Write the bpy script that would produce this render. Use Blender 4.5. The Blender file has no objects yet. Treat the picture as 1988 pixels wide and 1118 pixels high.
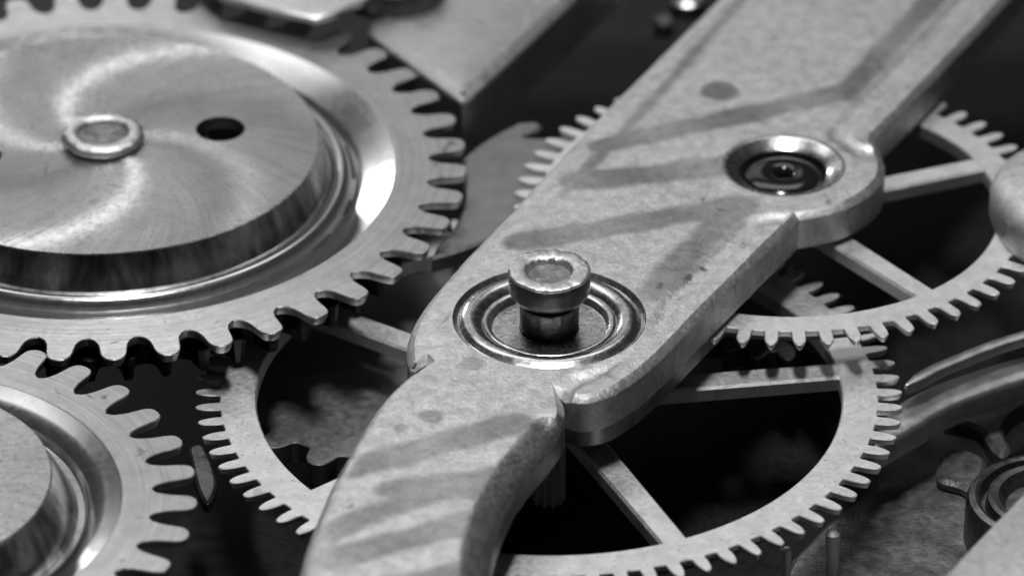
import bpy, math, random
import numpy as np
from mathutils import Vector
from mathutils.geometry import delaunay_2d_cdt
random.seed(7); rng = np.random.default_rng(7)
R = math.radians
S = bpy.context.scene
COL = S.collection
S.unit_settings.system = 'METRIC'; S.unit_settings.scale_length = 0.0007   # one unit is about 0.7 mm of the movement

# ------------------------------------------------------------------ camera, world, lamps, exposure
EL, DIST = R(31.2), 117.0
cd = bpy.data.cameras.new('camera'); cam = bpy.data.objects.new('camera', cd); COL.objects.link(cam)
cam.location = (0, -DIST * math.cos(EL), DIST * math.sin(EL))
cam.rotation_euler = (math.pi / 2 - EL, 0, 0)
cd.sensor_width = 36; cd.lens = 36 * DIST / 19.88
cd.clip_start = 1; cd.clip_end = 1000
cd.dof.use_dof = True; cd.dof.focus_distance = 115.5; cd.dof.aperture_fstop = 0.13
S.camera = cam

w = bpy.data.worlds.new('World'); S.world = w; w.use_nodes = True
w.node_tree.nodes['Background'].inputs[0].default_value = (1, 1, 1, 1)
w.node_tree.nodes['Background'].inputs[1].default_value = 0.02

def area(name, loc, target, size, power, sy=None):
    l = bpy.data.lights.new(name, 'AREA'); l.energy = power; l.size = size
    if sy: l.shape = 'RECTANGLE'; l.size_y = sy
    o = bpy.data.objects.new(name, l); COL.objects.link(o); o.location = loc
    o.rotation_euler = (Vector(target) - Vector(loc)).to_track_quat('-Z', 'Y').to_euler()
    return o
area('overhead_lamp', (0, -5, 110), (0, 0, 0), 11, 92000, 30)
area('overhead_softbox', (-12, 66, 90), (0, 3, 0), 84, 21000, 34)
area('back_softbox', (-20, 84, 44), (0, 0, 0), 50, 2600, 26)
area('back_lamp', (-30, 78, 17), (0, 0, 0), 5, 4800, 7)
S.view_settings.view_transform = 'Standard'; S.view_settings.look = 'None'
S.view_settings.exposure = -.05; S.view_settings.gamma = 1
S.render.engine = 'CYCLES'
S.cycles.max_bounces = 6

# ------------------------------------------------------------------ helpers
def P(px, py, z):
    """a traced position of the photograph, carried to the height z it lies at"""
    d = Vector((0, math.cos(EL), -math.sin(EL))); u = Vector((0, math.sin(EL), math.cos(EL)))
    v = Vector((1, 0, 0)) * ((px - 994) / 100 / DIST) + u * ((559 - py) / 100 / DIST) + d
    o = Vector(cam.location); t = (z - o.z) / v.z
    q = o + v * t
    return (q.x, q.y)
def PP(pts, z): return [P(a, b, z) for a, b in pts]

def mesh_obj(name, V, F, mat, parent=None, smooth=False, loc=(0, 0, 0)):
    me = bpy.data.meshes.new(name); me.from_pydata([tuple(map(float, v)) for v in V], [], F); me.update()
    if smooth is True: me.shade_smooth()
    elif smooth: me.shade_smooth(); me.set_sharp_from_angle(angle=R(smooth))
    me.materials.append(mat)
    o = bpy.data.objects.new(name, me); COL.objects.link(o); o.location = loc
    if parent: o.parent = parent
    return o
def tag(o, label, cat, group=None):
    o['label'] = label; o['category'] = cat
    if group: o['group'] = group
    return o
def thing(name, loc, label, cat, group=None):
    o = bpy.data.objects.new(name, None); COL.objects.link(o); o.location = loc; o.empty_display_size = .3
    return tag(o, label, cat, group)

def catmull(pts, n=6, closed=False):
    pts = [np.array(p, float) for p in pts]; out = []
    N = len(pts)
    for i in range(N if closed else N - 1):
        p0 = pts[(i - 1) % N] if closed or i > 0 else pts[0]
        p1 = pts[i]; p2 = pts[(i + 1) % N]
        p3 = pts[(i + 2) % N] if closed or i + 2 < N else pts[-1]
        for k in range(n):
            t = k / n
            out.append(.5 * ((2 * p1) + (-p0 + p2) * t + (2 * p0 - 5 * p1 + 4 * p2 - p3) * t * t + (-p0 + 3 * p1 - 3 * p2 + p3) * t ** 3))
    if not closed: out.append(pts[-1])
    return [tuple(p) for p in out]
def circle(cx, cy, r, n=64, cw=False):
    a = [2 * math.pi * k / n * (-1 if cw else 1) for k in range(n)]
    return [(cx + r * math.cos(t), cy + r * math.sin(t)) for t in a]
def area2(L): 
    L = np.array(L); x, y = L[:, 0], L[:, 1]
    return float(np.sum(x * np.roll(y, -1) - y * np.roll(x, -1)))
def orient(L, ccw=True):
    return list(L) if (area2(L) > 0) == ccw else list(L)[::-1]
def offset(L, d):
    """move a closed loop to the left of its direction (into the material)"""
    A = np.array(L); e1 = A - np.roll(A, 1, 0); e2 = np.roll(A, -1, 0) - A
    def nrm(e): 
        l = np.linalg.norm(e, axis=1, keepdims=True); l[l == 0] = 1
        return np.c_[-e[:, 1], e[:, 0]] / l
    n1, n2 = nrm(e1), nrm(e2); m = n1 + n2; l2 = (m ** 2).sum(1, keepdims=True); l2 = np.maximum(l2, .5)
    return A + d * 2 * m / l2
def seg_dist(pts, line, closed=False):
    Pn = np.array(pts)[:, None, :]; L = np.array(line)
    a = L if closed else L[:-1]; b = np.roll(L, -1, 0) if closed else L[1:]
    ab = (b - a)[None]; t = ((Pn - a[None]) * ab).sum(2) / np.maximum((ab ** 2).sum(2), 1e-12)
    t = np.clip(t, 0, 1); q = a[None] + t[..., None] * ab
    return np.sqrt(((Pn - q) ** 2).sum(2)).min(1)
def inside(pts, L):
    p = np.array(pts); L = np.array(L); x, y = p[:, 0], p[:, 1]; r = np.zeros(len(p), bool)
    for (x1, y1), (x2, y2) in zip(L, np.roll(L, -1, 0)):
        if y1 == y2: continue
        c = ((y1 > y) != (y2 > y)) & (x < (x2 - x1) * (y - y1) / (y2 - y1) + x1); r ^= c
    return r
def fill(loops, extra=None):
    """triangulate the area between the first loop and the others; keeps loop vertex order first"""
    V = []; E = []
    for L in loops:
        b = len(V); V += [tuple(p) for p in L]; E += [(b + i, b + (i + 1) % len(L)) for i in range(len(L))]
    nl = len(V)
    if extra is not None: V += [tuple(p) for p in extra]
    vo, eo, fo, ov, oe, of = delaunay_2d_cdt([Vector((float(a), float(b))) for a, b in V], E, [], 1, 1e-7)
    T = np.array([[v.x, v.y] for v in vo]); F = [f for f in fo if len(f) >= 3]
    C = np.array([T[list(f)].mean(0) for f in F])
    k = inside(C, loops[0])
    for L in loops[1:]: k &= ~inside(C, L)
    F = [f for f, q in zip(F, k) if q]
    m = [o[0] if o else -1 for o in ov]
    return T, F, m, nl
def plate(name, loops, ztop, prof, mat, parent=None, extra=None, zfun=None, smooth=30, attrs=None, bottom=True, skip=None):
    """flat plate: first loop outer, the rest holes; prof = [(inset, dz), ...] from the top rim downwards"""
    loops = [orient(loops[0], True)] + [orient(L, False) for L in loops[1:]]
    hs = [1] + [.12] * (len(loops) - 1)
    top = [offset(L, prof[0][0] * h) for L, h in zip(loops, hs)]
    T, F, m, nl = fill(top, extra)
    Z = np.full(len(T), ztop) if zfun is None else ztop + zfun(T)
    V = [(a, b, c) for (a, b), c in zip(T, Z)]
    pos = {}
    for i, o in enumerate(m):
        if 0 <= o < nl: pos[o] = i
    def cc(f):
        a, b, c = (T[f[0]], T[f[1]], T[f[2]]); return (b[0]-a[0])*(c[1]-a[1])-(b[1]-a[1])*(c[0]-a[0])
    FF = [tuple(f) if cc(f) > 0 else tuple(f)[::-1] for f in F]
    base = 0
    lastrings = []
    for L, t, h in zip(loops, top, hs):
        n = len(L)
        prev = [pos.get(base + i, None) for i in range(n)]
        zt = zfun(np.array(t)) if zfun is not None else np.zeros(n)
        for i in range(n):
            if prev[i] is None:
                V.append((t[i][0], t[i][1], ztop + zt[i])); prev[i] = len(V) - 1
        for ins, dz in prof[1:]:
            A = offset(L, ins * h); cur = []
            for i in range(n):
                V.append((A[i][0], A[i][1], ztop + dz + (zt[i] if dz > -.3 else 0))); cur.append(len(V) - 1)
            for i in range(n):
                j = (i + 1) % n
                FF.append((prev[j], prev[i], cur[i], cur[j]))
            prev = cur
        lastrings.append(prev); base += n
    if bottom:
        bl = [[V[i][:2] for i in r] for r in lastrings]
        T2, F2, m2, nl2 = fill(bl); b = len(V)
        zb = V[lastrings[0][0]][2]
        V += [(a, c, zb) for a, c in T2]
        FF += [tuple(b + i for i in (f if (T2[f[1]][0]-T2[f[0]][0])*(T2[f[2]][1]-T2[f[0]][1])-(T2[f[1]][1]-T2[f[0]][1])*(T2[f[2]][0]-T2[f[0]][0]) < 0 else f[::-1])) for f in F2]
    o = mesh_obj(name, V, FF, mat, parent, smooth)
    if attrs:
        xy = np.array([v[:2] for v in V])
        for k, fn in attrs.items():
            a = o.data.attributes.new(k, 'FLOAT', 'POINT'); a.data.foreach_set('value', fn(xy).astype(np.float32))
    return o
def lathe(name, prof, mat, parent=None, n=96, loc=(0, 0, 0), smooth=35, wob=0.0, seed=0):
    V = []; F = []; rg = np.random.default_rng(seed)
    for k in range(n):
        a = 2 * math.pi * k / n
        for i, (r, z) in enumerate(prof):
            V.append((r * math.cos(a), r * math.sin(a), z))
    m = len(prof)
    for k in range(n):
        j = (k + 1) % n
        for i in range(m - 1):
            if prof[i][0] < 1e-6 and prof[i + 1][0] < 1e-6: continue
            if prof[i][0] < 1e-6: F.append((k * m, k * m + i + 1, j * m + i + 1))
            elif prof[i + 1][0] < 1e-6: F.append((k * m + i, k * m + i + 1, j * m + i))
            else: F.append((k * m + i, k * m + i + 1, j * m + i + 1, j * m + i))
    V = np.array(V)
    if wob:
        ph = rg.uniform(0, 6.28, 12); a = np.arctan2(V[:, 1], V[:, 0])
        d = sum(np.sin((q * 2 + 3) * a + ph[q] + V[:, 2] * 7) for q in range(12)) / 6
        rr = np.hypot(V[:, 0], V[:, 1]); s = 1 + wob * d / np.maximum(rr, .2)
        V[:, 0] *= s; V[:, 1] *= s; V[:, 2] += wob * .35 * d * (rr > .05)
    return mesh_obj(name, V, F, mat, parent, smooth, loc)

# ------------------------------------------------------------------ materials
def grey(v): return (v, v, v, 1)
class N:
    def __init__(s, name):
        s.m = bpy.data.materials.new(name); s.m.use_nodes = True; s.t = s.m.node_tree; s.n = s.t.nodes
        s.b = s.n['Principled BSDF']
    def new(s, t, **kw):
        q = s.n.new(t)
        for k, v in kw.items(): setattr(q, k, v)
        return q
    def link(s, a, b): s.t.links.new(a, b)
    def math(s, op, a, b=None, clamp=False):
        q = s.new('ShaderNodeMath', operation=op); q.use_clamp = clamp
        for i, v in enumerate((a, b)):
            if v is None: continue
            if isinstance(v, (int, float)): q.inputs[i].default_value = v
            else: s.link(v, q.inputs[i])
        return q.outputs[0]
    def noise(s, vec, scale, detail=4, rough=.55, dist=0):
        q = s.new('ShaderNodeTexNoise'); q.inputs['Scale'].default_value = scale; q.inputs['Detail'].default_value = detail
        q.inputs['Roughness'].default_value = rough; q.inputs['Distortion'].default_value = dist
        s.link(vec, q.inputs['Vector']); return q.outputs['Fac']
    def remap(s, v, a, b, c, d):
        q = s.new('ShaderNodeMapRange'); s.link(v, q.inputs[0])
        for i, k in enumerate((a, b, c, d)): q.inputs[i + 1].default_value = k
        return q.outputs[0]
    def bump(s, h, strength, dist, prev=None):
        q = s.new('ShaderNodeBump'); q.inputs['Strength'].default_value = strength; q.inputs['Distance'].default_value = dist
        s.link(h, q.inputs['Height'])
        if prev is not None: s.link(prev, q.inputs['Normal'])
        return q.outputs[0]
def metal(name, base=.5, rough=.4, metallic=.8, var=.18, vscale=2.2, fine=9, bump=.25, bdist=.02, spots=.5, spot_scale=1.6, center=None, spiral=None, aniso=.0, scratch=0.0, band=None, stretch=None, radial=False):
    k = N(name); b = k.b
    b.inputs['Metallic'].default_value = metallic
    if center is not None:
        tc = k.new('ShaderNodeTexCoord'); tc.object = center; pos = tc.outputs['Object']
    else:
        pos = k.new('ShaderNodeNewGeometry').outputs['Position']
    if stretch:
        mp = k.new('ShaderNodeMapping'); k.link(pos, mp.inputs[0]); mp.inputs['Scale'].default_value = stretch; pos = mp.outputs[0]
    n1 = k.noise(pos, vscale, 5, .6, .4); n2 = k.noise(pos, fine, 4, .6)
    v1 = k.remap(n1, .3, .7, 1 - var, 1 + var); v2 = k.remap(n2, .3, .7, 1 - var * .6, 1 + var * .6)
    col = k.math('MULTIPLY', k.math('MULTIPLY', v1, v2), base)
    rsock = k.remap(n2, .3, .7, rough * .85, min(1, rough * 1.18))
    if spots:
        s1 = k.noise(pos, spot_scale, 2, .5, .8); m = k.remap(s1, .69, .75, 1, 1 - spots)
        s2 = k.noise(pos, spot_scale * 4.2, 2, .5, .3); m2 = k.remap(s2, .70, .76, 1, 1 - spots * .8)
        col = k.math('MULTIPLY', k.math('MULTIPLY', col, m), m2)
    hh = k.math('ADD', k.math('MULTIPLY', n2, .6), k.math('MULTIPLY', k.noise(pos, fine * 3.1, 3, .6), .4))
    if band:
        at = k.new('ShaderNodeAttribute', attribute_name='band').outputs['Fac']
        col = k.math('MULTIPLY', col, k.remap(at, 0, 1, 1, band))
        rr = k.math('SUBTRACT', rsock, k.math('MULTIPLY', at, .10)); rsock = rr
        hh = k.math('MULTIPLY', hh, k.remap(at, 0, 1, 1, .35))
    nrm = k.bump(hh, bump, bdist)
    if spiral is not None or aniso:
        sp = k.new('ShaderNodeSeparateXYZ'); k.link(pos, sp.inputs[0]); x, y = sp.outputs[0], sp.outputs[1]
        r = k.math('SQRT', k.math('ADD', k.math('MULTIPLY', x, x), k.math('MULTIPLY', y, y)))
        a0, a1, r0, r1 = spiral or (0, 0, 0, 1)
        dl = k.remap(r, r0, r1, R(a0), R(a1))
        ang = k.math('SUBTRACT', k.math('ARCTAN2', y, x), dl)
        cb = k.new('ShaderNodeCombineXYZ'); k.link(k.math('COSINE', ang), cb.inputs[0]); k.link(k.math('SINE', ang), cb.inputs[1])
        k.link(cb.outputs[0], b.inputs['Tangent']); b.inputs['Anisotropic'].default_value = aniso
        # turning marks: fine ridges along the brushing
        ph = k.math('ARCTAN2', y, x)
        cv = k.new('ShaderNodeCombineXYZ')
        if scratch:
            k.link(k.math('MULTIPLY', r, .45 if radial else 14), cv.inputs[0])
            q = k.math('SUBTRACT', ph, k.math('MULTIPLY', dl, .4))
            k.link(k.math('MULTIPLY', k.math('COSINE', q), 45 if radial else 1.2), cv.inputs[1]); k.link(k.math('MULTIPLY', k.math('SINE', q), 45 if radial else 1.2), cv.inputs[2])
            sn = k.noise(cv.outputs[0], 1.0, 5, .7)
            nrm = k.bump(sn, scratch, .02, nrm)
            col = k.math('MULTIPLY', col, k.remap(sn, .3, .7, .82, 1.18))
    cc = k.new('ShaderNodeCombineColor')
    for i in range(3): k.link(col, cc.inputs[i])
    k.link(cc.outputs[0], b.inputs['Base Color']); k.link(rsock, b.inputs['Roughness']); k.link(nrm, b.inputs['Normal'])
    return k.m
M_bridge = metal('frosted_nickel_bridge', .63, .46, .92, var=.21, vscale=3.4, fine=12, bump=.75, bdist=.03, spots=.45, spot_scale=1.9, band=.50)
M_side = metal('machined_side', .42, .38, .8, var=.3, vscale=2.5, fine=8, bump=.3, spots=.3)
M_plate = metal('bridge_plate', .50, .42, .92, var=.12, vscale=1.1, fine=5, bump=.3, bdist=.03, spots=.15)
M_gilt = metal('wheel_metal', .66, .42, .95, var=.07, vscale=2.5, fine=9, bump=.15, spots=.12)
M_polish = metal('polished_steel', .62, .16, 1, var=.12, vscale=3, fine=10, bump=.12, spots=.25, spot_scale=2.5)
M_steel = metal('worn_steel', .55, .28, 1, var=.25, vscale=4, fine=12, bump=.45, bdist=.03, spots=.5, spot_scale=3)
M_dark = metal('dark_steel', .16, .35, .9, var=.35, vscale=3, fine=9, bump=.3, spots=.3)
M_base = metal('shaded_base', .010, .55, .4, var=.4, vscale=2, fine=8, bump=.3, spots=0)  # shade of the deep gaps put into the base plate's colour
M_mott = metal('mottled_plate', .16, .45, .7, var=.45, vscale=1.6, fine=5, bump=.6, bdist=.05, spots=.4)
M_blue = metal('oiled_dark_steel', .05, .22, 1, var=.3, vscale=4, fine=12, bump=.4, bdist=.03, spots=.3, spot_scale=3)
M_cap = metal('chipped_steel', .66, .36, .95, var=.22, vscale=5, fine=14, bump=.6, bdist=.04, spots=.5, spot_scale=3)
M_recess = metal('rough_recess', .26, .5, .8, var=.5, vscale=5, fine=14, bump=.8, bdist=.06, spots=.5, spot_scale=3)
M_set = metal('satin_setting', .62, .25, 1, var=.2, vscale=3, fine=8, bump=.05, spots=.3, spot_scale=2)
M_gilt2 = metal('spring_steel', .55, .4, .9, var=.08, vscale=1, fine=4, bump=.1, spots=0)
M_pin = metal('bright_pin', .8, .4, .5, var=.1, bump=.1, spots=0)
M_black = metal('blackened_steel', .06, .4, .9, var=.4, bump=.3, spots=0)
M_lev = metal('lever_steel', .30, .42, .9, var=.12, bump=.25, spots=.2)
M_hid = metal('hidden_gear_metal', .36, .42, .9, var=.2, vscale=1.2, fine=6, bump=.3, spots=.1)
M_wall = metal('reflection_streak_wall', .24, .22, 1, var=.75, vscale=1.1, fine=5, bump=.05, spots=.2, spot_scale=2, stretch=(1, 1, .06))  # upright reflection bars painted as stretched light and dark colour streaks
M_jewel = N('jewel'); M_jewel.b.inputs['Base Color'].default_value = grey(.012); M_jewel.b.inputs['Roughness'].default_value = .13
M_jewel.b.inputs['Coat Weight'].default_value = .15; M_jewel = M_jewel.m
M_hole = N('hole_dark'); M_hole.b.inputs['Base Color'].default_value = grey(.008); M_hole.b.inputs['Roughness'].default_value = .5; M_hole = M_hole.m  # near-black colour stands in for the dark depth of the holes

# ------------------------------------------------------------------ gear builder
def tooth_mesh(name, half, rin, zt, th, mat, pitch, ch=.018):
    """half = [(r, half width angle in radians)...] tip to mid-gap; one tooth with its share of the rim down to rin"""
    right = [(r * math.cos(-a), r * math.sin(-a)) for r, a in half][::-1]      # from mid-gap (negative angle) to tip
    left = [(r * math.cos(a), r * math.sin(a)) for r, a in half]
    if half[0][1] == 0: left = left[1:]
    edge = right + left                                                       # open outline, ccw
    n = len(edge)
    E = np.array(edge); tan = np.gradient(E, axis=0); nn = np.c_[-tan[:, 1], tan[:, 0]]; nn /= np.linalg.norm(nn, axis=1, keepdims=True)
    h = pitch / 2
    nn[0] = -E[0] / np.linalg.norm(E[0]); nn[-1] = -E[-1] / np.linalg.norm(E[-1])
    I = E + nn * ch
    arc = [(rin * math.cos(a), rin * math.sin(a)) for a in np.linspace(h, -h, 5)]
    V = [(x, y, zt) for x, y in I] + [(x, y, zt) for x, y in arc]
    # fan-free fill
    T, F, m, nl = fill([[tuple(p) for p in I] + arc])
    V = [(x, y, zt) for x, y in T]; pos = {o: i for i, o in enumerate(m) if o >= 0}
    FF = [tuple(f) if (T[f[1]][0]-T[f[0]][0])*(T[f[2]][1]-T[f[0]][1])-(T[f[1]][1]-T[f[0]][1])*(T[f[2]][0]-T[f[0]][0]) > 0 else tuple(f)[::-1] for f in F]
    prev = [pos[i] for i in range(n)]
    for D, dz in ((0, -ch), (-.0, -ch * 1.4), (3.2, -th)):
        A = E + nn * ch * D; cur = []
        for p in A: V.append((p[0], p[1], zt + dz)); cur.append(len(V) - 1)
        for i in range(n - 1): FF.append((prev[i + 1], prev[i], cur[i], cur[i + 1]))
        prev = cur
    me = bpy.data.meshes.new(name); me.from_pydata([tuple(map(float, v)) for v in V], [], FF); me.update()
    me.shade_smooth(); me.set_sharp_from_angle(angle=R(28)); me.materials.append(mat)
    return me
def teeth(parent, count, phase, half, rin, zt, th, mat, chips=0, only=None):
    pitch = 2 * math.pi / count
    ms = []
    for v in range(3):
        hv = half if v == 0 else [(r - (random.uniform(0, .015) if i < 3 else 0), max(0, a + (random.uniform(-.0008, .0006) if 0 < i < len(half) - 2 else 0))) for i, (r, a) in enumerate(half)]
        ms.append(tooth_mesh('tooth', hv, rin, zt, th, mat, pitch))
    for k in range(count):
        a = phase + k * pitch
        if only and not only(a): continue
        o = bpy.data.objects.new('tooth', ms[0 if random.random() < .5 else random.choice((1, 2))]); COL.objects.link(o)
        o.parent = parent; o.rotation_euler = (0, 0, a)
def smooth_half(pts, n=4): 
    return catmull(pts, n)
def spoke(parent, a, r0, r1, w0, w1, zt, th, mat, ch=.05):
    c, s = math.cos(a), math.sin(a)
    L = []
    for r, wd in ((r0, -w0), (r1, -w1), (r1, w1), (r0, w0)):
        L.append((r * c - wd * s, r * s + wd * c))
    plate('spoke', [L], zt, [(ch, 0), (0, -ch), (0, -th)], mat, parent, smooth=False)
def rim(parent, rin, rout, zt, th, mat, n=240, ch=.03):
    # open outer wall: the teeth carry on from here
    prof = [(rout, zt), (rin + ch, zt), (rin, zt - ch), (rin, zt - th), (rout, zt - th)]
    V = []; F = []; m = len(prof)
    for k in range(n):
        a = 2 * math.pi * k / n
        V += [(r * math.cos(a), r * math.sin(a), z) for r, z in prof]
    for k in range(n):
        j = (k + 1) % n
        for i in range(m - 1): F.append((k * m + i, k * m + i + 1, j * m + i + 1, j * m + i))
    return mesh_obj('rim', V, F, mat, parent, 25)

# ------------------------------------------------------------------ base plate
ZB = -4.6
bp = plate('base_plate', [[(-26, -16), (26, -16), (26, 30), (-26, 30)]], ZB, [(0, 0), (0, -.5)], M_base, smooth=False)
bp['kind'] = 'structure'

# ------------------------------------------------------------------ train bridge (the big diagonal one)
ZA = 0.0; TA = .80
C2 = (.719, -1.088); C3 = (5.455, 4.75)
left = [(1600, -215), (1500, -112), (1385, 0), (1300, 84), (1230, 152), (1170, 211), (1100, 286), (1030, 360), (985, 410), (940, 456), (900, 497), (862, 540), (830, 580), (806, 617), (792, 652), (790, 684), (797, 706)]
notchl = [(806, 708), (826, 696), (828, 699), (808, 713), (795, 720)]
arml = [(772, 738), (740, 772), (705, 825), (670, 885), (642, 938), (618, 992), (596, 1050), (578, 1118), (562, 1200), (550, 1290)]
armr = [(960, 1290), (950, 1200), (948, 1118), (958, 1040), (985, 965), (1022, 905), (1062, 858), (1086, 824), (1096, 798), (1093, 775)]
notchr = []
endr = [(1080, 752), (1096, 764), (1116, 771), (1140, 772), (1168, 766), (1205, 750), (1250, 718), (1300, 672), (1360, 610), (1440, 530), (1500, 470), (1535, 436)]
lobe = [(1552, 418), (1590, 412), (1640, 399), (1684, 375), (1712, 345), (1718, 318), (1712, 292), (1700, 274)]
rght = [(1700, 262), (1740, 222), (1800, 160), (1860, 97), (1950, 0), (2050, -108), (2150, -215)]
out = catmull(left, 4) + notchl + catmull(arml, 4) + catmull(armr, 4) + notchr + catmull(endr, 4) + catmull(lobe, 5) + catmull(rght, 3)
OUT = [(x + rng.normal(0, .005), y + rng.normal(0, .005)) for x, y in orient(PP(out, ZA), True)]   # small nicks along the edge
pA = np.array(OUT)
hole2 = circle(*C2, 1.85, 96); hole3 = circle(*C3, 1.22, 72)
x0, y0 = pA.min(0); x1, y1 = pA.max(0)
g = .055
gx, gy = np.meshgrid(np.arange(x0, x1, g), np.arange(y0, y1, g))
pts = np.c_[gx.ravel(), gy.ravel()] + rng.uniform(-.008, .008, (gx.size, 2))
pts = pts[inside(pts, OUT)]
d = seg_dist(pts, OUT, True); pts = pts[d > .24]
pts = pts[(np.hypot(pts[:, 0] - C2[0], pts[:, 1] - C2[1]) > 1.96) & (np.hypot(pts[:, 0] - C3[0], pts[:, 1] - C3[1]) > 1.32)]
E_right = PP(catmull(endr[4:], 4)[:-3], ZA); E_arm = PP(catmull(armr, 4)[:-9], ZA); E_up = PP(rght, ZA); E_left = PP(catmull(left, 3), ZA); E_arml = PP(arml, ZA)
def sst(x, a, b):
    t = np.clip((x - a) / (b - a), 0, 1); return t * t * (3 - 2 * t)
def soft(x): return .09 * np.log1p(np.exp(np.clip(x / .09, -30, 30)))
def zA(T):
    z = np.zeros(len(T))
    d = seg_dist(T, E_right); z -= .065 * sst(d, .48, .62) * (1 - sst(d, .72, .95)); z += .03 * sst(d, .9, 1.3)*0
    d = seg_dist(T, E_arm); z -= .24 * soft(1 - d / .52)
    d = seg_dist(T, E_up); z -= .05 * soft(1 - d / .5); z -= .07 * sst(d, .46, .60) * (1 - sst(d, .78, 1.05))
    d = seg_dist(T, E_left); z -= .05 * soft(1 - d / .7)
    d = seg_dist(T, E_arml); z -= .09 * soft(1 - d / .4)
    z += .012 * np.sin(T[:, 0] * 1.3 + T[:, 1] * .7) * np.sin(T[:, 1] * 1.1)
    # keep the seats of the jewel and the post bearing level
    for c, r in ((C2, 1.9), (C3, 1.3)):
        q = np.hypot(T[:, 0] - c[0], T[:, 1] - c[1]); z *= sst(q, r, r + .35)
    return z
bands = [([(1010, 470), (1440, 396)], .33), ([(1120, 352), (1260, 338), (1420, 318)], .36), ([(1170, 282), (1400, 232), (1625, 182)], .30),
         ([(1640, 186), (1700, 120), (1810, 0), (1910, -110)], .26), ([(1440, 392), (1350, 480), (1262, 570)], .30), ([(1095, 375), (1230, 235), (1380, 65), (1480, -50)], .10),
         ([(690, 905), (1010, 818)], .34), ([(760, 950), (985, 918)], .30), ([(640, 1030), (820, 962), (960, 945)], .30), ([(640, 1085), (950, 1002)], .32), ([(620, 1180), (950, 1090)], .3)]  # stripe finish; its dark reflections are put into the base colour
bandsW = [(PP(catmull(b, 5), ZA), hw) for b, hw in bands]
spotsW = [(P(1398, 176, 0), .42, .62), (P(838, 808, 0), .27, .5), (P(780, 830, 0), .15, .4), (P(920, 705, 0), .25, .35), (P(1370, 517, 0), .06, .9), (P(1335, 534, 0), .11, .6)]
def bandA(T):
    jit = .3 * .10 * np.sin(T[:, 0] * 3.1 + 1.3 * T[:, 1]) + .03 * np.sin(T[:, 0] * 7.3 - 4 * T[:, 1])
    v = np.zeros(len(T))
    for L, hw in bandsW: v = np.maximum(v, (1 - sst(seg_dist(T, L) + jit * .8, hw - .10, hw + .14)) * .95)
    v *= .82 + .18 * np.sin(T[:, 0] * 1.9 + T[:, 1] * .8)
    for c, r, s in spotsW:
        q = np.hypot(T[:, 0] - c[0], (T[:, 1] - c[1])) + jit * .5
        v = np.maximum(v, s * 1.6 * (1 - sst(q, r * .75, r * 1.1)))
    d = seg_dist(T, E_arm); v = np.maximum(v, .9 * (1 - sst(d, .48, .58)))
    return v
bridge = thing('train_bridge', (*C2, 0), 'long diagonal pale metal bridge with curved lower arm, round end and jewel', 'bridge')
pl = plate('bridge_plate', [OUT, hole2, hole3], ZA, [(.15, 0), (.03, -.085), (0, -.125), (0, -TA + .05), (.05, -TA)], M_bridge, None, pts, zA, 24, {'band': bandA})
def adopt(o, t):
    o.parent = t; o.matrix_parent_inverse = t.matrix_world.inverted() if False else o.matrix_parent_inverse
    o.location = o.location - t.location
adopt(pl, bridge)
# bearing ring round the post
lathe('bearing_ring', [(1.85, -.30), (1.85, -.01), (1.80, -.05), (1.77, -.08), (1.735, -.07), (1.68, -.015), (1.60, .015), (1.50, .02), (1.40, -.01), (1.33, -.06), (1.29, -.10), (1.27, -.085), (1.22, -.07), (1.16, -.10), (1.14, -.20), (1.10, -.24)], M_set, bridge, 128, smooth=50, wob=.006)
lathe('bearing_floor', [(1.12, -.235), (.9, -.235), (.62, -.225), (.58, -.225), (.58, -.6)], M_steel, bridge, 96)
bl = PP(catmull([(1085, 752), (1120, 762), (1160, 761), (1200, 748), (1250, 715), (1300, 670), (1360, 608), (1420, 548)], 4) + [(1330, 480), (1100, 470), (930, 560), (880, 640), (960, 700)], 0)
bl = orient([(x - C2[0], y - C2[1]) for x, y in bl])
plate('boss', [bl], -.8, [(.1, 0), (.1, -.02), (.1, -.44), (.16, -.5)], M_side, bridge, smooth=30)
jc = (C3[0] - C2[0], C3[1] - C2[1], 0)
lathe('jewel_setting', [(1.22, -.4), (1.22, -.005), (1.17, .0), (1.14, -.015), (1.02, -.075), (.93, -.125), (.885, -.16), (.885, -.52)], M_set, bridge, 96, jc, 50, wob=.005)
jw = lathe('jewel', [(.885, -.42), (.82, -.42), (.80, -.26), (.76, -.215), (.62, -.17), (.45, -.15), (.28, -.155), (.20, -.19), (.165, -.25), (.16, -.5)], M_jewel, bridge, 80, jc, 40)
lathe('pivot_hole', [(.165, -.46), (.0, -.46)], M_hole, jw, 32, (0, 0, 0))

# ------------------------------------------------------------------ centre wheel
Z2 = -1.694
w2 = thing('center_wheel', (*C2, Z2), 'large five-spoked toothed wheel under the bridge, carrying the knobbed post', 'gear wheel')
M_w2 = metal('centre_wheel_metal', .72, .50, .88, var=.13, vscale=2.2, fine=9, bump=.4, spots=.25, center=w2)
rim(w2, 5.68, 6.22, 0, .32, M_w2)
half2 = [(6.863, 0), (6.845, .045/6.8), (6.80, .078/6.8), (6.72, .108/6.7), (6.62, .128/6.6), (6.5, .135/6.5), (6.41, .137/6.4), (6.385, .15/6.4), (6.38, .18/6.4), (6.38, math.pi / 78)]
teeth(w2, 78, R(.0), half2, 6.22, 0, .16, M_w2)
for k in range(5): spoke(w2, R(8.2 + 72.9 * 0 - 74.2 * k) if k < 4 else R(80), 1.0, 5.9, .30, .27, -.006, .30, M_w2)
lathe('hub', [(1.25, -.3), (1.25, .04), (1.2, .08), (.5, .08)], M_w2, w2, 64)
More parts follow.
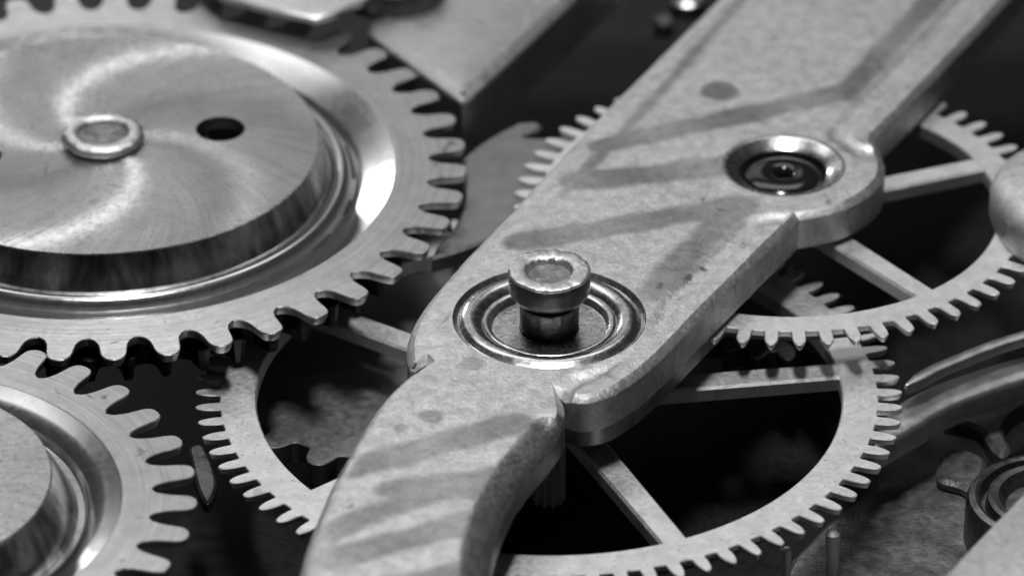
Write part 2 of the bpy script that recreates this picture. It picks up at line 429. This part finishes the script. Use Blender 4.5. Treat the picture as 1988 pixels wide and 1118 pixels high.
lathe('arbor', [(.74, 2.71), (.785, 2.68), (.785, 2.36), (.77, 2.30), (.70, 2.20), (.62, 2.13), (.53, 2.09), (.50, 2.07), (.50, 2.06), (.555, 2.045), (.57, 2.0), (.57, 1.45), (.5, 1.2), (.5, .1)], M_blue, w2, 80, (0, 0, 0), 40, wob=.012, seed=3)
lathe('arbor_cap', [(.40, 2.62), (.43, 2.70), (.47, 2.755), (.52, 2.772), (.60, 2.775), (.70, 2.772), (.765, 2.762), (.79, 2.735), (.79, 2.71), (.77, 2.69)], M_cap, w2, 80, (0, 0, 0), 50, wob=.028, seed=4)
lathe('arbor_recess', [(0, 2.65), (.25, 2.645), (.42, 2.64)], M_recess, w2, 48, (0, 0, 0), 60)
# pinion leaves below the wheel
pv = []
for k in range(10):
    a = 2 * math.pi * k / 10
    pv += [(.17 * math.cos(a - .2), .17 * math.sin(a - .2)), (.30 * math.cos(a - .12), .30 * math.sin(a - .12)), (.33 * math.cos(a), .33 * math.sin(a)), (.30 * math.cos(a + .12), .30 * math.sin(a + .12)), (.17 * math.cos(a + .2), .17 * math.sin(a + .2))]
plate('pinion', [pv], -.3, [(.02, 0), (0, -.02), (0, -2.2)], M_pin, w2, smooth=30)

# ------------------------------------------------------------------ third wheel
Z3 = -.88
w3 = thing('third_wheel', (*C3, Z3), 'five-spoked toothed wheel below the jewel lobe at the right', 'gear wheel')
M_w3 = metal('third_wheel_metal', .74, .50, .88, var=.11, vscale=2.2, fine=9, bump=.4, spots=.2, center=w3)
rim(w3, 4.36, 4.78, 0, .30, M_w3)
half3 = [(5.43, 0), (5.415, .05/5.4), (5.375, .088/5.4), (5.30, .118/5.3), (5.2, .132/5.2), (5.05, .137/5.05), (4.95, .14/4.95), (4.925, .155/4.9), (4.92, .18/4.9), (4.92, math.pi / 60)]
teeth(w3, 60, R(-58.6), half3, 4.78, 0, .16, M_w3)
for k in range(5): spoke(w3, R(21.5 - 74 * k) if k < 3 else R(21.5 - 148 - 70 * (k - 2)), .6, 4.55, .27, .24, -.006, .30, M_w3)
lathe('hub', [(.95, -.3), (.95, .03), (.4, .03)], M_w3, w3, 48)
lathe('arbor', [(.0, .40), (.12, .40), (.14, .36), (.14, .05), (.3, .03), (.3, -2.5)], M_polish, w3, 32)

# ------------------------------------------------------------------ ratchet wheels
def W4D(k, p): return [(k, 0), (k - .03, -.012), (k - .30, -.09), (k - .58, -.19), (k - .63, -.24), (k - .66, -.36), (k - .72, -.38), (p, -.38)]
def ratchet(name, c, zt, tip, root, rin, dish, count, phase, label, plateau_r, drum_h, spiral, bead=True, pan=.95, pb=.50):
    t = thing(name, (*c, zt), label, 'gear wheel', None)
    mt = metal(name + '_teeth', .60, .40, .96, var=.10, vscale=2.5, fine=10, bump=.4, spots=.5, spot_scale=1.8, center=t, spiral=(0, 0, 0, 1), aniso=.55, scratch=.12)
    md = metal(name + '_dish', .64, .22, .97, var=.05, vscale=2, fine=8, bump=.02, spots=.15, center=t)
    mp = metal(name + '_plateau', pb, .28, .93, var=.10, vscale=1.5, fine=8, bump=.07, spots=.35, spot_scale=1.5, center=t, spiral=spiral, aniso=pan, scratch=.08, radial=True)
    h = math.pi / count
    q = .5 * 2 * h * (root + .1)          # half pitch in length
    H = [(tip, 0), (tip - .02, .10), (tip - .07, .18), (tip - .16, .232), (tip - .30, .258), (tip - .48, .275), (tip - .60, .30), (root + .09, .355), (root + .025, .43)]
    H = [(r, a / r) for r, a in H] + [(root, h)]
    H = [(r, min(a, h)) for r, a in smooth_half(H, 3)]
    teeth(t, count, phase, H, rin, 0, .2, mt)
    # flat ring between the teeth and the dish (outer wall open where the teeth carry on)
    lathe('toothed_ring', [(dish, -.42), (dish, 0), (rin, 0), (rin, -.42)][1:3], mt, t, 180)
    k = dish
    lathe('dish', (W4D(k, plateau_r) if not bead else [(k, -.0), (k - .03, -.012), (k - .30, -.13), (k - .62, -.28), (k - .76, -.345), (k - .80, -.40), (k - .86, -.40), (k - .90, -.27), (k - .97, -.16), (k - 1.06, -.12), (k - 1.15, -.14), (k - 1.20, -.19), (k - 1.24, -.17), (k - 1.30, -.15), (k - 1.34, -.20), (k - 1.38, -.215), (plateau_r, -.22)])[::-1], md, t, 200, smooth=60, wob=.003)
    return t, mt, md, mp
C1 = (-8.324, 5.741); Z1 = -.60
w1, m1t, m1d, m1p = ratchet('ratchet_wheel', C1, Z1, 7.44, 6.64, 6.45, 5.95, 43, R(-1.1), 'big toothed wheel with a brushed raised disc at the upper left', 4.42, .57, (32, -30, 1.0, 4.3))
ph = .22
hr = {0: .50, math.pi: .44}
holes = [circle(2.46 * math.cos(ph + s), 2.46 * math.sin(ph + s), hr[s], 48) for s in (0, math.pi)]
disc = plate('raised_disc', [circle(0, 0, 4.42, 200)] + holes, .57, [(.02, 0), (0, -.025)], m1p, w1, smooth=40, bottom=False)
for s in (0, math.pi):
    x, y = 2.46 * math.cos(ph + s), 2.46 * math.sin(ph + s)
    lathe('hole_wall', [(hr[s] + .004, .55), (hr[s], .30)], M_steel, w1, 48, (x, y, 0))
    lathe('hole_bottom', [(hr[s], .30), (hr[s], .0), (0, .0)], M_hole, w1, 48, (x, y, 0))
lathe('drum_wall', [(4.425, .545), (4.44, .50), (4.68, -.21)], M_wall, w1, 200, smooth=60)
bpos = P(204, 262, Z1 + .57); bo = (bpos[0] - C1[0], bpos[1] - C1[1], .57)
lathe('post_recess', [(0, .12), (.25, .11), (.50, .13)], M_recess, w1, 48, (.05, .02, .57), 60)
lathe('arbor_post', [(.46, .05), (.48, .16), (.53, .235), (.60, .262), (.68, .26), (.77, .235), (.83, .18), (.845, .11), (.80, .05), (.70, -.01)], M_cap, w1, 64, (0.05, .02, .57), 60, wob=.02, seed=5)

C4 = (-11.774, -6.638)
w4, m4t, m4d, m4p = ratchet('crown_wheel', C4, Z1, 5.95, 5.10, 4.92, 4.55, 34, R(-.3), 'toothed wheel with a smooth raised disc cut by the lower left corner', 3.27, .5, (10, -10, 1, 3), bead=False, pan=.3, pb=.62)
plate('raised_disc', [circle(0, 0, 3.27, 160)], .50, [(.03, 0), (0, -.03)], m4p, w4, smooth=40, bottom=False)
lathe('drum_wall', [(3.273, .47), (3.30, .40), (3.72, -.38)], M_wall, w4, 160, smooth=60)

# barrel under the big wheel
brl = thing('barrel', (*C1, -1.0), 'dark toothed barrel drum hidden under the big upper left wheel', 'barrel')
hb = [(6.75, 0), (6.70, .02), (6.4, .028), (6.25, .034), (6.2, .045), (6.2, math.pi / 56)]
lathe('drum', [(0, 0), (5.9, 0), (6.0, -.05)], M_black, brl, 96)
teeth(brl, 56, 0.02, hb, 6.0, -.05, .5, M_black, only=lambda a: -2.2 < (a + math.pi) % (2 * math.pi) - math.pi < .3)

# ------------------------------------------------------------------ lower gears
def small_gear(name, px, py, z, rad, count, phase, mat, label, th=.5, depth=.45, frac=.5):
    c = P(px, py, z); t = thing(name, (*c, z), label, 'gear wheel')
    root = rad - depth; h = math.pi / count
    H = [(rad, 0), (rad - .03, h * .22), (rad - .12, h * .38), (rad - depth * .5, h * .5), (root + .06, h * .6), (root, h * .75), (root, h)]
    teeth(t, count, phase, H, root - .12, 0, th, mat)
    lathe('web', [(0, 0), (root - .12, 0)], mat, t, 96)
    return t
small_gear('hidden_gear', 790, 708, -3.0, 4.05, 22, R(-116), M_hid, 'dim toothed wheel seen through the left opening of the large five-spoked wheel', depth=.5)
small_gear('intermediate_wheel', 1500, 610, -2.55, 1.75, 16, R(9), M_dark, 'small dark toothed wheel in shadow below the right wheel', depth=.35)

# ------------------------------------------------------------------ other bridges
def simple_bridge(name, px, z, th, mat, label, smooth_n=0, prof=None, cat='bridge', grid=None):
    L = PP(px if not smooth_n else catmull(px, smooth_n, True), z); L = orient(L)
    c = np.mean(np.array(L), 0); L = [(a - c[0], b - c[1]) for a, b in L]
    o = plate(name, [L], 0, prof or [(.28, 0), (.24, -.01), (.03, -.10), (0, -.15), (0, -th)], mat, None, None, None, 30)
    o.location = (c[0], c[1], z); tag(o, label, cat)
    return o
simple_bridge('barrel_bridge', [(714, 58), (740, 78), (800, 122), (860, 166), (897, 193), (912, 186), (950, 150), (1010, 94), (1110, 0), (1230, -115), (1330, -210), (900, -210), (800, -120), (745, -30)], -.4, 1.25, M_plate, 'blurred pale bridge with a pointed corner at the top, behind the big wheel')
simple_bridge('click_plate', [(430, -8), (520, 14), (612, 34), (640, 27), (690, 6), (740, -18), (800, -60), (700, -160), (350, -160), (360, -60)], .05, .4, M_plate, 'pale plate edge above the teeth at the top, left of the pointed bridge', prof=[(.12, 0), (.02, -.04), (0, -.06), (.05, -.2)], cat='plate')
o = lathe('round_screw', [(0, .5), (.9, .5), (1.05, .45), (1.1, .36), (1.1, -.1)], M_dark, None, 64); cc = P(765, -52, .1); o.location = (*cc, -.38); tag(o, 'dark round screw head cut by the top edge, on the pointed bridge', 'screw')
side = simple_bridge('side_cock', [(1924, 345), (1930, 315), (1950, 290), (1985, 270), (2050, 255), (2200, 250), (2260, 330), (2200, 440), (2100, 470), (2030, 455), (1975, 425), (1940, 385)], .0, .85, M_bridge, 'rounded bridge end cut by the right edge, over the right wheel', 4, [(.42, 0), (.36, -.02), (.2, -.10), (.06, -.24), (0, -.40), (0, -.85)])
simple_bridge('corner_bridge', [(1822, 1130), (1870, 1075), (1930, 1012), (1992, 950), (2080, 860), (2250, 900), (2250, 1300), (1700, 1300)], -.5, .6, M_gilt, 'bright flat bridge in the lower right corner', prof=[(.10, 0), (.03, -.03), (0, -.1), (0, -.6)])

simple_bridge('setting_lever', [(898, 306), (930, 280), (965, 258), (1005, 238), (1038, 235), (1054, 242), (1046, 252), (1022, 257), (1020, 266), (1060, 268), (1110, 262), (1180, 280), (1120, 380), (1000, 440), (940, 468), (880, 490), (838, 501), (848, 478), (880, 445), (899, 405), (902, 350)], -1.2, .35, M_lev, 'grey lever with a blunt tooth between the big wheel and the diagonal bridge', 0, [(.06, 0), (0, -.05), (0, -.35)], 'lever')
# lower right: lower plate, springs, lever, cup, pins
simple_bridge('lower_plate', [(1610, 1010), (1700, 935), (1780, 905), (1850, 900), (1900, 925), (1960, 960), (2200, 960), (2200, 1300), (1500, 1300), (1480, 1200), (1540, 1080)], -3.6, .4, M_mott, 'mottled dark plate low down at the lower right', prof=[(.10, 0), (0, -.08), (0, -.4)], cat='plate')
simple_bridge('stud_block', [(1820, 925), (1826, 880), (1850, 865), (1905, 880), (1915, 905), (1895, 950), (1860, 940)], -3.35, .2, M_mott, 'blurred grey block between the right-hand teeth and the ring', smooth_n=4, prof=[(.10, 0), (0, -.08), (0, -.2)], cat='block')
def ribbon(name, px, z, w, th, mat, label, cat='spring'):
    C = np.array(PP(catmull(px, 8), z)); t = np.gradient(C, axis=0); n = np.c_[-t[:, 1], t[:, 0]]; n /= np.linalg.norm(n, axis=1, keepdims=True)
    wv = w * np.clip(.25 + np.linspace(0, 1, len(C)) * 5, 0, 1)[:, None]
    L = [tuple(p) for p in C - n * wv / 2] + [tuple(p) for p in (C + n * wv / 2)[::-1]]
    c = C.mean(0); L = [(a - c[0], b - c[1]) for a, b in L]
    o = plate(name, [L], 0, [(w * .10, 0), (w * .03, -w * .05), (0, -w * .15), (0, -th)], mat, None, None, None, 60)
    o.location = (c[0], c[1], z); return tag(o, label, cat)
ribbon('curved_spring', [(1690, 868), (1764, 803), (1830, 766), (1910, 736), (1990, 712), (2090, 698), (2200, 702)], -2.15, .8, .5, M_gilt2, 'broad curved grey spring running off the right edge')
ribbon('wire_spring', [(1758, 747), (1810, 716), (1870, 690), (1935, 665), (2010, 642)], -1.6, .26, .2, M_gilt2, 'thin bright curved spring above the broad one at the right')
simple_bridge('lever', [(1832, 812), (1870, 797), (1910, 792), (1950, 772), (2010, 742), (2080, 720), (2080, 770), (2000, 785), (1962, 808), (1948, 838), (1962, 868), (1948, 884), (1925, 868), (1905, 835), (1880, 822)], -3.2, .35, M_mott, 'blurred forked grey lever near the right edge', 3, [(.08, 0), (0, -.07), (0, -.35)], 'lever')
cp = P(2040, 962, -2.6)
o = lathe('ring_setting', [(0, -.25), (.85, -.25), (.95, -.1), (1.0, .0), (1.12, .02), (1.2, -.02), (1.25, -.3), (1.32, -.3), (1.38, -.03), (1.45, .0), (1.56, -.04), (1.62, -.15), (1.64, -1.3)], M_dark, None, 96); o.location = (*cp, -2.6); tag(o, 'dark grooved ring half hidden behind the lower right corner bridge', 'ring')
def pin(px, py, z0, z1, r, mat, label, name='pillar_pin'):
    c = P(px, py, z1); o = lathe(name, [(0, z1 - z0), (r * .6, z1 - z0), (r, z1 - z0 - r * .4), (r * .8, .3), (r * .8, 0)], mat, None, 32); o.location = (*c, z0); tag(o, label, 'pin')
pin(1617, 1030, ZB, -2.6, .14, M_pin, 'thin upright pin below the teeth, nearer the lower right plate')
pin(1528, 1062, ZB, -2.6, .09, M_pin, 'shorter slim upright pin below the teeth, left of the other pin')
ln = simple_bridge('detent_finger', [(368, 868), (392, 862), (410, 895), (418, 922), (420, 942), (411, 966), (401, 975), (389, 958), (379, 928), (372, 895)], -2.0, .25, M_dark, 'dim pointed metal finger between the lower left wheel and the spoked wheel', 3, [(.05, 0), (0, -.05), (0, -.25)], 'lever')
for (px, py, r, lb) in ((1335, -8, .42, 'blurred pale screw at the top edge beside the diagonal bridge'), (1288, 36, .22, 'tiny blurred screw in the dark, below the pale screw at the top edge')):
    o = lathe('screw', [(0, 0), (r * .8, 0), (r, -.06), (r, -.4)], M_steel, None, 32); c = P(px, py, -2); o.location = (*c, -2.0); tag(o, lb, 'screw')

# dust settled on the upper faces
V = []; F = []
def fleck(x, y, z):
    r = random.uniform(.008, .02); b = len(V); a0 = random.uniform(0, 6.28); q = random.uniform(1, 2.6)
    for k in range(5):
        a = k * 1.2566; u, v = r * q * math.cos(a), r * math.sin(a) * random.uniform(.6, 1.2)
        V.append((x + u * math.cos(a0) - v * math.sin(a0), y + u * math.sin(a0) + v * math.cos(a0), z))
    V.append((x, y, z + r * .7)); F.extend([(b + k, b + (k + 1) % 5, b + 5) for k in range(5)])
sel = pts[rng.choice(len(pts), 170, replace=False)]
for (x, y), z in zip(sel, zA(sel)): fleck(x, y, z)
for k in range(150):
    a = random.uniform(0, 6.28); r = 4.3 * math.sqrt(random.uniform(.05, 1)); fleck(C1[0] + r * math.cos(a), C1[1] + r * math.sin(a), Z1 + .57)
    a = random.uniform(0, 6.28); r = random.uniform(6.0, 6.6); fleck(C1[0] + r * math.cos(a), C1[1] + r * math.sin(a), Z1)
for k in range(120):
    a = random.uniform(-3.1, .2); r = random.uniform(5.75, 6.3); fleck(C2[0] + r * math.cos(a), C2[1] + r * math.sin(a), Z2)
M_dust = N('dust'); M_dust.b.inputs['Base Color'].default_value = grey(.35); M_dust.b.inputs['Roughness'].default_value = .9
o = mesh_obj('dust', V, F, M_dust.m); o['kind'] = 'stuff'; o['label'] = 'fine grey dust specks on the metal faces'; o['category'] = 'dust'
